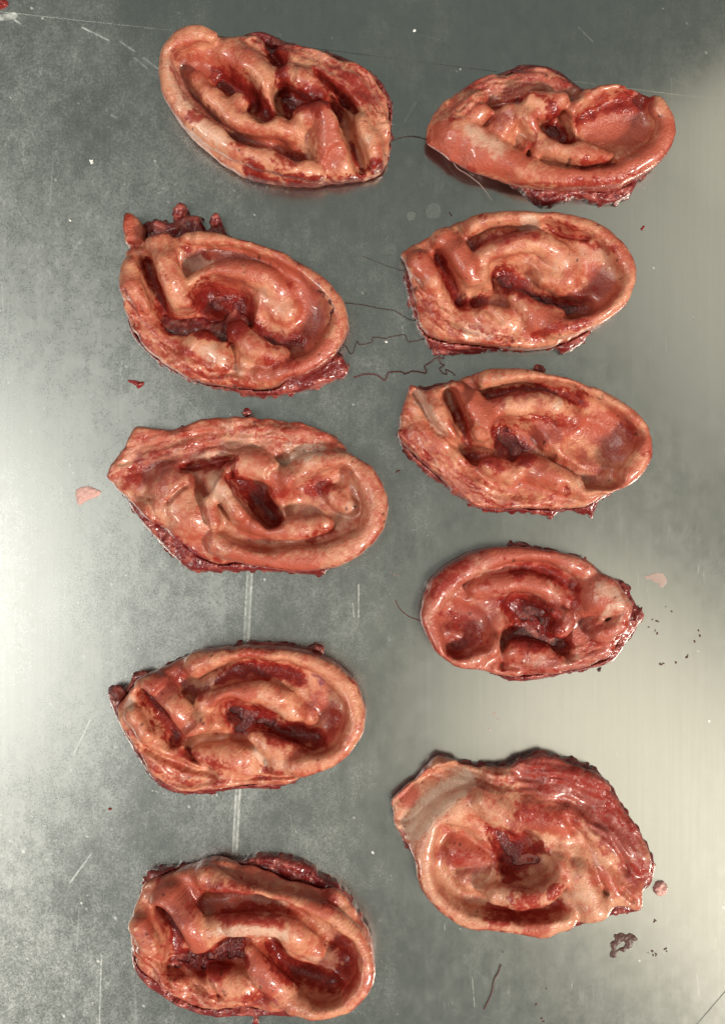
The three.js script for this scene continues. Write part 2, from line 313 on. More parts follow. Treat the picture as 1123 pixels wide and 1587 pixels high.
  const fTop = (x, y) => { const d = Math.max(0, signedInside(under, x, y)), e = clamp(d / 1.5), h = (0.6 + (spec.thick ?? 2.6) * Math.sqrt(1 - (1 - e) * (1 - e))) * (0.75 + 0.5 * fbm(x * 0.35 + so, y * 0.35, 3)) + (fbm(x * 1.1, y * 1.1 + so, 2) - 0.5) * 0.3, i = g2(eg, x, y), bot = Math.min(g2(bg, x, y), g2(fl, x, y)); return i > 1.6 ? Math.min(bot - 0.1, h + 1) : i > 0 ? Math.min(h, bot + 0.2) : h; };
  const flesh = slab(bb, 0.36, L(fEdge), L(fTop), () => 0.08, bb);
  const fu = flesh.attributes.uv, fp = flesh.attributes.position; for (let i = 0; i < fu.count; i++) fu.setXY(i, (fp.getX(i) / MM + fp.getY(i) / MM) / 18 + so, (fp.getZ(i) / MM - fp.getY(i) / MM) / 18);
  mesh('flesh', flesh, fleshMaterial, t);
  for (const s of spec.shreds || []) mesh('tissue_shred', shred(parse(s, 4).map(([x, y, r, h]) => { const p = mmAt(x, y, low); return [(p[0] - mid[0]) * MM, h * MM, (p[1] - mid[1]) * MM, r * ku * MM]; }), so), fleshMaterial, t);
  return t;
}

// a lumpy strand of tissue through points [x, y, z, radius]
function shred(pts, so, flat = 0.7) {
  const c = curve(pts.map(p => [p[0] / MM, p[2] / MM, p[3] / MM, p[1] / MM]), false, 0.35), m = 9, pos = [], uv = [], idx = [];
  c.forEach((p, i) => {
    const a = c[Math.max(0, i - 1)], b = c[Math.min(c.length - 1, i + 1)], l = Math.hypot(b[0] - a[0], b[1] - a[1]) || 1, nx = -(b[1] - a[1]) / l, ny = (b[0] - a[0]) / l;
    const cap = Math.sqrt(clamp(Math.min(i + 0.15, c.length - 1 - i + 0.15) * 0.35 / Math.max(0.2, p[2])));
    for (let k = 0; k < m; k++) {
      const t = k / m * 6.2832, r = p[2] * cap * (0.65 + 0.7 * vn(i * 0.5 + so, k * 0.9 + so));
      pos.push((p[0] + nx * Math.cos(t) * r) * MM, Math.max(0.05, p[3] + Math.sin(t) * r * flat) * MM, (p[1] + ny * Math.cos(t) * r) * MM); uv.push(i * 0.05, k / m * 0.4);
      if (i) { const q = (i - 1) * m, s = i * m, k2 = (k + 1) % m; idx.push(q + k, s + k, q + k2, q + k2, s + k, s + k2); }
    }
  });
  const g = new THREE.BufferGeometry(); g.setAttribute('position', new THREE.Float32BufferAttribute(pos, 3)); g.setAttribute('uv', new THREE.Float32BufferAttribute(uv, 2)); g.setIndex(idx); g.computeVertexNormals(); return g;
}

// ---------------------------------------------------------------- the steel table
const TW = 0.24, TH = 0.32, T0 = [-TW / 2, -TH / 2 + 0.004];
const steel = (() => {
  const w = 1500, h = 2000, col = new Uint8Array(w * h * 4), rough = new Uint8Array(w * h * 4);
  const marks = [];                                  // scratches and dried drops, in photo pixels: [x0, y0, x1, y1, half width, strength]
  const add = (x0, y0, x1, y1, r, s) => marks.push([x0, y0, x1, y1, r, s]);
  add(390, 890, 366, 1325, 1.6, 0.55); add(383, 890, 360, 1325, 1.3, 0.5); add(386, 880, 363, 1325, 4, 0.2);
  add(127, 42, 168, 62, 1.2, 0.9); add(186, 64, 208, 79, 1, 0.8); add(222, 89, 246, 107, 0.9, 0.8); add(208, 89, 228, 106, 0.9, 0.6); add(172, 178, 180, 182, 1, 0.7);
  add(0, 27, 22, 24, 5, 0.9); add(22, 30, 31, 36, 1.3, 0.9); add(555, 905, 555, 955, 0.8, 0.8); add(546, 935, 548, 955, 0.8, 0.5);
  add(142, 1322, 108, 1368, 0.9, 0.6); add(157, 1480, 154, 1587, 0.7, 0.6); add(140, 1115, 113, 1170, 0.8, 0.6);  add(895, 42, 917, 64, 0.8, 0.5);
  for (let i = 0; i < 170; i++) { const x = rnd() * 1123, y = rnd() * 1587, l = 6 + rnd() * rnd() * 70, a = rnd() < 0.6 ? 1.57 + (rnd() - 0.5) * 0.3 : rnd() * 3.14; add(x, y, x + Math.cos(a) * l, y + Math.sin(a) * l, 0.45 + rnd() * 0.35, 0.1 + rnd() * rnd() * 0.35); }
  for (let i = 0; i < 150; i++) { const x = rnd() * (i < 100 ? 420 : 1123), y = rnd() * 1587; add(x, y, x + 1, y + 1, 0.8 + rnd() * rnd() * 1.6, 0.3 + rnd() * 0.6); }
  const rings = [[671, 328, 12, 0.22], [637, 335, 7, 0.25], [632, 250, 7, 0.12], [643, 420, 9, 0.12], [606, 385, 10, 0.12]];
  const lay = new Float32Array(w * h);
  const U = x => (x - T0[0]) / TW * w, V = z => (z - T0[1]) / TH * h, p2t = PX / TW * w;
  for (const [x0, y0, x1, y1, r, s] of marks) {
    const a = at(x0, y0), b = at(x1, y1), p = [[U(a[0]), V(a[1]), 1, 0], [U(b[0]), V(b[1]), 1, 0]], R = r * p2t;
    for (let j = Math.floor(Math.min(p[0][1], p[1][1]) - R - 1); j <= Math.max(p[0][1], p[1][1]) + R + 1; j++) for (let i = Math.floor(Math.min(p[0][0], p[1][0]) - R - 1); i <= Math.max(p[0][0], p[1][0]) + R + 1; i++) {
      if (i < 0 || j < 0 || i >= w || j >= h) continue;
      const n = near(p, i, j), f = ss(R + 0.7, Math.max(0, R - 0.7), n.q) * s * (0.35 + 0.9 * vn(i * 0.21, j * 0.21));
      lay[j * w + i] = Math.max(lay[j * w + i], f);
    }
  }
  for (const [x, y, r, s] of rings) { const c = at(x, y), cx = U(c[0]), cy = V(c[1]), R = r * p2t; for (let j = Math.floor(cy - R - 4); j < cy + R + 4; j++) for (let i = Math.floor(cx - R - 4); i < cx + R + 4; i++) { const d = Math.hypot(i - cx, j - cy) + (vn(i * 0.12, j * 0.12) - 0.5) * 5; if (i >= 0 && j >= 0) lay[j * w + i] = Math.max(lay[j * w + i], s * ss(R + 1, R - 2, d) * (0.6 + 0.6 * vn(i * 0.3, j * 0.3))); } }
  for (let j = 0; j < h; j++) for (let i = 0; i < w; i++) {
    const k = (j * w + i) * 4, x = i * 0.16, y = j * 0.16;                                  // mm
    const big = fbm(x * 0.045, y * 0.035 + 8, 3), midn = fbm(x * 0.4 + 90, y * 0.3, 3), fine = vn(x * 3.1, y * 3.1) * 0.5 + vn(x * 5.9 + 3, y * 5.9) * 0.5, streak = vn(x * 3.1, y * 0.05) * 0.6 + vn(x * 1.1 + 60, y * 0.03) * 0.4;
    const side = ss(150, 20, x + (big - 0.5) * 160);                                       // the left of the sheet is scoured more
    const worn = clamp(0.45 + (big - 0.5) * 0.6 + (midn - 0.5) * 0.7) * (0.1 + 0.9 * side);
    const g = ss(0.42, 1, fine + (midn - 0.5) * 0.25) * worn;
    let v = 0.5 + (midn - 0.5) * 0.05 + (streak - 0.5) * 0.03 + (fine - 0.5) * 0.05 + g * 0.05;
    v = mix(v, 0.85, lay[j * w + i] * 0.8);
    col[k] = toS(v * 0.975); col[k + 1] = toS(v); col[k + 2] = toS(v * 0.95); col[k + 3] = 255;
    const r = clamp(0.23 - 0.1 * ss(90, 40, y + (big - 0.5) * 60) * (1 - side) + side * 0.08 + (worn - 0.3) * 0.04 + (midn - 0.5) * 0.04 + (fine - 0.5) * 0.12 * (0.3 + side) + g * 0.12 + lay[j * w + i] * 0.3, 0.08, 0.9) * 255;
    rough[k] = rough[k + 1] = rough[k + 2] = r; rough[k + 3] = 255;
  }
  const m = new THREE.MeshStandardMaterial({ map: texture(col, w, h, true), roughnessMap: texture(rough, w, h, false), roughness: 1, metalness: 1 });
  return m;
})();
function uvFlat(g) { const p = g.attributes.position, u = new Float32Array(p.count * 2); for (let i = 0; i < p.count; i++) { u[i * 2] = (p.getX(i) - T0[0]) / TW; u[i * 2 + 1] = (p.getZ(i) - T0[1]) / TH; } g.setAttribute('uv', new THREE.BufferAttribute(u, 2)); return g; }
function sheet(name, corners, y0, y1, bevel) {       // a steel sheet with the given corners in photo pixels
  const s = new THREE.Shape(corners.map(([u, v]) => { const p = at(u, v); return new THREE.Vector2(p[0], -p[1]); }));
  const g = new THREE.ExtrudeGeometry(s, { depth: y1 - y0 - bevel, bevelEnabled: true, bevelThickness: bevel, bevelSize: bevel, bevelOffset: -bevel, bevelSegments: 3 });
  g.rotateX(-Math.PI / 2); g.translate(0, y0, 0);
  const o = mesh(name, uvFlat(g), steel, scene); o.userData.kind = 'structure'; return o;
}
sheet('steel_table', [[-140, -140], [1260, -140], [1260, 1720], [-140, 1720]], -0.004, 0, 0.0003);
{ const o = sheet('steel_back_sheet', [[-140, 3], [300, 51], [1040, 146], [1260, 172], [1260, -140], [-140, -140]], 0.00005, 0.0002, 0.00003); }
sheet('steel_edge_strip', [[1068, 1600], [1130, 1528], [1200, 1500], [1200, 1650], [1068, 1650]], 0.00005, 0.00025, 0.00003);

// ---------------------------------------------------------------- scraps, threads and marks on the table
const plain = (rgb, rough = 0.35, extra = {}) => new THREE.MeshPhysicalMaterial({ color: new THREE.Color().setRGB(...rgb), roughness: rough, ...extra });
const M = { thread: plain([0.09, 0.022, 0.02], 0.5), hair: plain([0.06, 0.03, 0.025], 0.5), pink: plain([0.62, 0.36, 0.32], 0.3), blood: plain([0.22, 0.02, 0.018], 0.2), dried: plain([0.075, 0.03, 0.024], 0.45), white: plain([0.82, 0.82, 0.78], 0.6), smear: plain([0.45, 0.33, 0.29], 0.35), fibre: plain([0.7, 0.5, 0.45], 0.3), water: plain([0.4, 0.16, 0.13], 0.1) };
function thread(name, label, category, s, r, m, group) {
  const p = curve(parse(s, 3).map(([u, v, h]) => { const a = at(u, v, (Number.isNaN(h) ? 0.25 : h) * MM); return [a[0], a[1], (Number.isNaN(h) ? r + 0.12 : h) * MM]; }), false, 0.0003).map((q, i) => new THREE.Vector3(q[0] + (vn(i * 0.7, r * 90) - 0.5) * 0.00018, q[2], q[1] + (vn(i * 0.6, r * 50 + 9) - 0.5) * 0.00018));
  return tag(mesh(name, new THREE.TubeGeometry(new THREE.CatmullRomCurve3(p), p.length * 2, r * MM, 6), m, scene), label, category, group);
}
// a scrap lying flat: outline in photo pixels, thickness in mm
function scrapShape(s, thick, hole) {
  const poly = curve(parse(s, 2).map(([u, v]) => at(u, v).map(x => x * 1000)), true, 0.4), cut = hole && curve(parse(hole, 2).map(([u, v]) => at(u, v).map(x => x * 1000)), true, 0.4);
  let b = [1e9, 1e9, -1e9, -1e9]; for (const p of poly) { b[0] = Math.min(b[0], p[0] - 0.4); b[1] = Math.min(b[1], p[1] - 0.4); b[2] = Math.max(b[2], p[0] + 0.4); b[3] = Math.max(b[3], p[1] + 0.4); }
  const raw = (x, y) => { const d = signedInside(poly, x, y); return cut ? Math.min(d, -signedInside(cut, x, y)) : d; };
  const e = (x, y) => raw(x, y) + (vn(x * 3, y * 3) - 0.5) * 0.3;
  const c = Math.max(0.06, Math.min(0.2, (b[2] - b[0]) / 24));
  return slab(b, c, e, (x, y) => 0.06 + thick * (0.35 + 0.65 * Math.sqrt(clamp(e(x, y) / 0.8))) * (0.6 + 0.8 * fbm(x * 1.4, y * 1.4, 3)), () => 0.02, b);
}
function scrap(name, label, category, s, thick, m, group, hole) { return tag(mesh(name, scrapShape(s, thick, hole), m, scene), label, category, group); }
// a mark made of several crumbs: pixels x,y,radius
function crumbs(name, label, category, s, thick, m) {
  const all = parse(s, 3);
  for (const [u, v, r] of all) { const n = 7, a = rnd() * 6; let q = ''; for (let i = 0; i < n; i++) { const t = a + i / n * 6.283, R = r * (0.35 + rnd() * 0.75); q += ` ${(u + Math.cos(t) * R).toFixed(1)},${(v + Math.sin(t) * R).toFixed(1)}`; } tag(mesh(name, scrapShape(q, thick), m, scene), label, category, all.length > 1 ? category + ', ' + label : undefined); }
}
thread('thread', 'fine brown hair from the rim of the ragged-flapped ear to its right neighbour', 'hair', '532,469 560,472 590,478 612,482 628,492 640,496 662,497', 0.11, M.hair);
thread('thread', 'thin dark kinked thread in the gap, upper of two', 'thread', '530,540 536,536 541,546 547,547 553,529 558,534 577,530 577,523 598,524 605,522 626,519 632,529 645,528 660,524', 0.14, M.hair);
thread('thread', 'dark red crinkled thread in the gap, lower and thicker of two', 'thread', '548,585 565,580 583,581 596,589 601,578 610,576 622,576 628,579 640,575 660,578 658,568 668,560 682,552', 0.2, M.thread);
thread('thread', 'tangled curl of dark red thread between the two upright right-hand ears', 'thread', '675,548 684,546 687,556 679,553 682,562 688,566 681,570 684,577 692,580 690,573 698,576 705,582', 0.16, M.thread);
thread('hair', 'short dark hair bridging the gap between the two topmost ears', 'hair', '604,219 618,214 634,211 648,212 662,216', 0.11, M.hair);
thread('hair', 'pale bent fibre sticking out under the top right ear', 'fibre', '676,205,5 690,226,5 706,258,4 724,270,3.5 744,287,3 762,310,2', 0.05, M.fibre);
thread('hair', 'faint thin hair slanting across the gap left of the second right-hand ear', 'hair', '560,396 580,404 606,414 640,424', 0.05, M.hair);
thread('blood_strand', 'red-brown strand of drying blood near the bottom edge of the table', 'blood strand', '776,1496,0.3 772,1506,0.3 765,1520,0.3 762,1538,0.3 754,1556,0.3 750,1564,0.3', 0.24, M.dried);
thread('blood_strand', 'short red strand beside the left rim of the blood-speckled ear on the right', 'blood strand', '612,930 618,942 628,952 640,958 652,962', 0.1, M.blood);
scrap('tissue_scrap', 'pale pink shaving of skin lying left of the orange ear with a wide flap', 'tissue scrap', '118,762 124,756 138,754 150,758 157,763 150,770 138,774 122,782', 0.5, M.pink);
scrap('tissue_scrap', 'small pink blob at the lower right of the bottom right ear', 'tissue scrap', '1012,1374 1018,1366 1028,1366 1033,1374 1030,1384 1020,1388 1013,1382', 1.6, M.pink);
scrap('tissue_scrap', 'small twisted red shred below the ear with ragged top flaps', 'tissue scrap', '197,590 205,589 213,591 223,592 222,598 215,602 209,597', 0.8, M.blood);
scrap('blood_flake', 'dark brown flake of dried blood with a pale hollow, below the bottom right ear', 'blood flake', '944,1480 947,1470 945,1462 952,1457 951,1450 962,1446 970,1449 976,1446 987,1455 981,1459 978,1468 970,1470 966,1475 958,1473 954,1483 948,1484', 0.35, M.dried, undefined, '957,1464 964,1458 969,1462 966,1467 960,1469 955,1473 953,1469');
scrap('blood_mark', 'pinkish smear of thinned blood right of the blood-speckled ear', 'blood smear', '998,893 1006,891 1016,888 1026,889 1031,896 1032,902 1027,909 1022,910 1020,904 1014,903 1008,898 1000,897', 0.02, M.smear);
crumbs('dried_crumb', 'dark dried crumb in the scatter right of the blood-speckled ear tip', 'crumb', '1010,960,2 1018,963,3 1014,978,2.4 1018,982,3.5 1040,948,2 1031,940,1.5 1076,994,2.5 1084,985,2.6 1064,1018,3.5 1052,1011,1.6 1046,1026,2.5 1023,1029,3.6 1027,1028,2 1005,972,2 1081,977,1.4', 0.25, M.dried);
crumbs('dried_crumb', 'brown speck in the cluster right of the hollow blood flake', 'crumb', '1010,1474,3 1016,1479,3 1012,1480,2 1030,1470,3 1032,1474,2 1004,1477,1.6', 0.25, M.dried);
crumbs('dried_crumb', 'single dark speck above the hollow blood flake', 'crumb', '1014,1427,3.4', 0.5, M.dried);
crumbs('dried_crumb', 'small dark brown mark left of the lower upright right-hand ear', 'crumb', '616,730,4.5', 0.3, M.dried);
crumbs('dried_crumb', 'small red chip on the steel right of the second right-hand ear', 'crumb', '995,354,4.6', 0.4, M.blood);
crumbs('dried_crumb', 'tiny red drop on the steel above the bottom left ear', 'blood drop', '171,1254,3', 0.6, M.blood);
crumbs('dried_crumb', 'black crumb under the lower edge of the blood-speckled ear', 'crumb', '928,1038,4', 0.9, M.dried);
crumbs('dried_crumb', 'reddish speck near the bottom edge of the table', 'crumb', '830,1556,2.6 838,1578,3 842,1582,2.4 778,1475,2 781,1470,1.8 846,1532,1.5', 0.2, M.dried);
crumbs('dried_crumb', 'faint rusty speck on the steel above or left of the lower right ears', 'crumb', '766,1107,3 771,1114,2 758,1130,2 611,890,2.5 606,888,1.6 618,892,1.6 680,1005,1.5', 0.1, M.smear);
crumbs('dried_crumb', 'brown crumb on the steel around the top right ear', 'crumb', '755,47,2.2 883,60,1.8 897,103,1.2 698,333,2.6 696,330,1.6', 0.25, M.dried);
crumbs('white_speck', 'white speck on the steel left of the top left ear', 'speck', '142,250,4.4', 0.5, M.white);
crumbs('white_speck', 'white speck on the steel between the two topmost ears near the edge', 'speck', '643,48,3.6', 0.5, M.white);
crumbs('white_speck', 'tiny white speck left of the ear with ragged top flaps', 'speck', '108,342,2.4', 0.4, M.white);
crumbs('white_speck', 'tiny white speck between the two crinkled threads', 'speck', '598,530,2.2', 0.4, M.white);
crumbs('white_speck', 'tiny white speck on the steel above the top right ear', 'speck', '1026,14,1.6 713,107,1.6', 0.3, M.white);
scrap('tissue_scrap', 'small blurred red scrap in the top left corner of the table', 'tissue scrap', '-20,-6 4,-2 14,6 6,14 -20,16', 1.2, M.blood);

// ---------------------------------------------------------------- the ten ears: R ridge, B hollow, P pit, C crease, S furrows; points are x,y,radius,height
// paint: b blood, t red film, s red streaks, w pale, k dried, u purple
ear({ seed: 1, cut: 0.35, lumps: 0.35, crop: [230, 30, 400], red: 0.2, thick: 3, label: 'pale ear at the top left with a wide smooth rim and its reflection below',
  outline: '48,200 60,140 100,85 160,52 230,42 300,55 345,68 400,48 470,42 520,70 620,90 720,110 830,140 900,160 960,200 1000,260 1030,310 1055,400 1052,520 1040,590 1010,640 930,672 850,680 780,688 700,696 560,690 430,668 330,622 230,545 148,458 90,370 58,285',
  flesh: '190,300 220,150 350,90 480,45 620,95 830,150 980,230 1055,340 1062,480 1045,600 960,672 800,704 640,690 480,640 370,560 270,450',
  lift: '90,330,170,2.5 200,500,190,3 330,620,180,2',
  shape: [['B', 2.6, '660,340,120'], ['B', 3.4, '330,260,70 440,340,70'], ['B', 5, '220,190,90 340,260,90 430,330,70'],
    ['R', 10.5, '280,78,28 200,76,36,10 125,118,40 88,200,42 102,300,48 150,390,54 230,465,58 340,535,62 460,590,58 600,640,52 720,660,48,9'],
    ['P', 4.2, '150,190,32 220,330,30 330,430,28 440,512,32 570,530,26'],
    ['R', 10, '215,250,40,8 290,340,55 380,425,52 500,452,55 640,470,58'],
    ['R', 9, '350,125,70,8 430,180,72 500,270,60 535,360,42,7'],
    ['P', 2.8, '310,245,40,4 400,290,45 460,350,40 500,400,34'], ['R', 7.5, '395,345,42'],
    ['P', 1.9, '590,310,40 640,340,75 720,350,65 790,370,40'],
    ['R', 8.5, '600,220,45 690,260,60 735,310,38'],
    ['R', 7.5, '560,190,30,6.5 700,200,40 800,260,40 920,370,40 980,460,30'], ['C', 2, '520,90,22 570,165,26'], ['C', 2.4, '730,230,14 830,300,20 900,380,18'],
    ['R', 10.6, '690,420,60 770,420,58 800,520,100,9.6 840,610,80,8.5'], ['R', 8.2, '920,460,55 970,560,58 970,610,40'],
    ['P', 3, '840,400,22 885,520,20 925,620,18'], ['C', 1.5, '560,540,25 640,600,40'], ['S', 1.3, '470,80,60 700,150,75 900,250,90 1020,400,60']],
  paint: [['d', 0.6, '520,90,80 760,170,90 960,330,70'], ['s', 0.95, '460,75,75 700,150,90 900,260,100 1030,420,70'], ['b', 1.1, '310,230,60 400,270,60 460,340,55 520,400,50'], ['b', 1.2, '540,100,50 570,180,40 590,290,50 660,350,85 740,350,75 820,390,45'],
    ['b', 0.9, '730,225,22 830,300,45 900,380,30'], ['b', 0.75, '195,440,30 225,430,45'], ['b', 0.7, '400,550,42'], ['t', 1, '720,410,60 800,580,90'], ['b', 0.75, '600,610,75 660,590,40'], ['b', 0.95, '440,650,40 480,665,45 520,700,40 760,705,30 920,675,30'],
    ['d', 0.8, '130,160,30 140,250,30 200,340,30 300,440,30 400,500,26'], ['t', 0.7, '170,150,80 300,220,90 430,180,80'], ['w', 0.6, '100,200,60 200,430,60 330,540,60'], ['b', 0.9, '880,500,22 930,630,22 1010,620,35'], ['b', 0.7, '740,420,38'], ['t', 0.8, '450,510,60 600,540,50'], ['w', 0.6, '950,520,50']] });

ear({ seed: 2, lumps: 0.8, crop: [640, 80, 420], red: 0.46, thick: 3, label: 'top right ear, tilted, its cut fan of skin upward and rim to the right',
  outline: '55,310 85,240 130,185 200,140 270,90 380,65 470,42 560,45 620,70 680,110 728,152 800,142 900,138 980,160 1040,205 1080,270 1085,340 1060,400 1010,460 950,505 880,540 800,555 680,550 560,548 430,540 330,508 230,472 170,450 110,400 60,370',
  flesh: '100,300 200,150 380,75 470,45 600,70 730,160 900,160 1040,240 1050,380 1000,470 935,535 905,590 830,628 740,620 690,602 620,618 550,640 500,612 420,548 300,470 160,410', lift: '90,360,150,4 200,470,160,5 380,520,140,3 980,470,150,3',
  shape: [['B', 2.6, '590,290,100'], ['B', 4.6, '740,320,90 830,310,130 930,290,130'],
    ['R', 9.5, '730,175,28,8 800,158,28 900,158,32 990,195,38 1045,270,42 1045,350,46 985,430,50 880,480,52 750,510,52 600,512,56 470,482,62 390,440,64 280,420,75,8'],
    ['R', 8.2, '750,190,36 690,235,46 650,290,42 620,325,30,6'], ['P', 4.2, '710,265,24 800,215,26 880,185,30 950,190,32'],
    ['R', 9, '510,370,50 600,402,58 700,432,52 800,440,32,7.5'], ['C', 1.4, '540,435,16 620,468,16 720,474,16 830,452,18'],
    ['R', 9, '410,230,40 475,275,52 525,335,46'], ['R', 7.5, '380,290,65'], ['R', 8, '190,310,110 300,400,90'], ['R', 8, '260,230,70'],
    ['P', 1.9, '570,240,36 590,290,48 630,330,44'], ['R', 9, '480,205,42 550,220,58 600,200,45'], ['C', 1, '440,205,16 330,200,18 260,210,16'], ['C', 0.8, '430,380,12 440,310,12'], ['C', 0.8, '455,330,10 490,375,10 480,420,10'], ['C', 1.3, '290,300,8 330,270,8'],
    ['S', 1.3, '190,230,60 330,140,85 520,110,85 690,140,50']],
  paint: [['d', 0.55, '280,130,70 470,90,80 640,120,70'], ['d', 0.5, '860,230,80 960,240,60'], ['s', 0.85, '150,250,60 270,160,90 450,110,95 680,130,70'], ['b', 1, '560,230,40 600,280,40 650,340,40 690,360,30'], ['b', 0.9, '690,270,30 780,220,35 880,190,55 960,185,50'], ['t', 0.8, '740,300,60 900,260,120'], ['b', 0.7, '330,205,22 440,190,24 540,190,18'],
    ['t', 0.9, '120,330,60 170,420,60 300,440,70 450,450,50'], ['b', 0.6, '160,285,26;60,350,26'], ['b', 0.55, '700,470,26 830,450,22'], ['t', 0.8, '620,530,60 800,520,60 960,450,60 1050,330,50'], ['b', 0.55, '650,540,24 780,540,22 930,500,26'], ['t', 0.6, '490,290,50'], ['w', 0.7, '350,400,70 230,340,60'], ['k', 0.5, '1050,240,22'], ['w', 0.45, '600,400,50'], ['b', 0.6, '500,345,14 480,400,14 440,370,10'], ['d', 0.5, '380,270,60']] });

ear({ seed: 3, lumps: 0.7, crop: [160, 300, 400], red: 0.4, thick: 3, label: 'ear with ragged red flaps at its upper left corner',
  outline: '70,75 95,62 125,75 165,120 175,190 260,178 340,168 430,158 500,168 570,190 660,218 760,248 860,288 940,345 1000,400 1045,460 1067,530 1058,610 1012,682 950,732 880,772 800,795 760,828 700,846 600,838 480,826 380,800 300,760 200,690 130,610 90,530 65,440 58,360 75,300 78,200',
  flesh: '100,330 150,200 170,140 230,108 300,120 310,70 340,35 362,55 368,88 420,95 452,152 468,90 495,80 525,135 575,195 900,350 1010,500 1000,660 1045,710 1072,765 1050,800 960,830 860,862 700,885 560,862 400,825 200,705 105,570', lift: '1020,640,130,3 90,560,100,2',
  shape: [['B', 2.6, '440,530,90 540,490,130'], ['B', 5, '760,560,150 860,520,150 900,560,110'],
    ['R', 9.8, '370,190,26,8 480,195,30 600,225,30 730,270,30 850,330,36 950,410,40 1012,500,44 1018,590,46 960,680,48 880,735,44 800,765,42 700,790,40,7'],
    ['P', 5.6, '350,290,32 470,262,28 620,275,28 780,345,34 870,420,38 940,520,44 910,610,44'],
    ['R', 9.2, '400,385,42 500,350,54 620,345,56 720,380,56,8.2 800,470,56,6'], ['R', 6, '700,440,50 790,510,60'],
    ['R', 10, '240,215,64 270,300,62 300,400,62 350,470,74'], ['R', 8, '330,470,70'], ['R', 8.4, '110,320,52 135,420,62 190,475,42'], ['P', 2.6, '175,285,18 215,400,22 258,520,24'],
    ['P', 1.9, '480,450,70 560,480,75 570,560,55 500,590,40'], ['P', 2.4, '290,560,36 400,560,42'], ['P', 4, '660,600,34 750,650,34 860,650,34'],
    ['R', 8.4, '575,590,50 640,660,58 760,710,52'], ['R', 6.8, '410,650,70 500,700,64'], ['C', 1.6, '560,660,14 565,760,14'],
    ['S', 1.4, '80,440,40 150,580,70 280,690,75 420,770,60 620,810,40'], ['C', 1.2, '90,220,16 160,210,16']],
  paint: [['d', 0.5, '900,430,80 930,560,70 820,650,60'], ['d', 0.5, '380,260,50 600,280,40'], ['b', 1.3, '450,450,90 560,480,100 560,570,80 420,570,60 280,560,50'], ['b', 0.8, '175,280,30 215,400,36 258,520,40'], ['s', 0.9, '75,440,50 150,580,80 280,690,90 430,770,70 640,820,40'], ['t', 0.9, '360,290,50 470,260,50 620,280,50 780,350,70 890,470,70 900,620,90'], ['b', 0.6, '440,265,30;360,230,30;820,390,30'], ['w', 0.9, '380,295,50 440,290,40'], ['w', 0.5, '700,440,60 800,500,60'], ['b', 0.8, '650,560,40 740,630,45 860,620,50'], ['t', 1, '700,760,60 850,750,60 980,660,40'], ['b', 0.6, '720,745,40 830,745,40'], ['t', 1.2, '100,110,40 120,180,40'], ['b', 0.7, '85,90,26;120,210,26'], ['b', 0.6, '380,690,26 310,690,26'], ['k', 0.7, '930,400,16 990,480,12 985,560,12'], ['b', 0.65, '560,740,26 520,770,24'], ['w', 0.6, '600,770,40 450,680,60'], ['b', 0.7, '560,640,34 600,600,30'], ['t', 0.6, '540,340,60 640,360,60']],
  shreds: ['322,120,26,3.2 330,80,24,4 342,45,14,4.4', '480,150,24,3 490,110,20,4 492,88,12,4.2', '230,140,30,3 200,150,34,3 180,170,20,3'] });

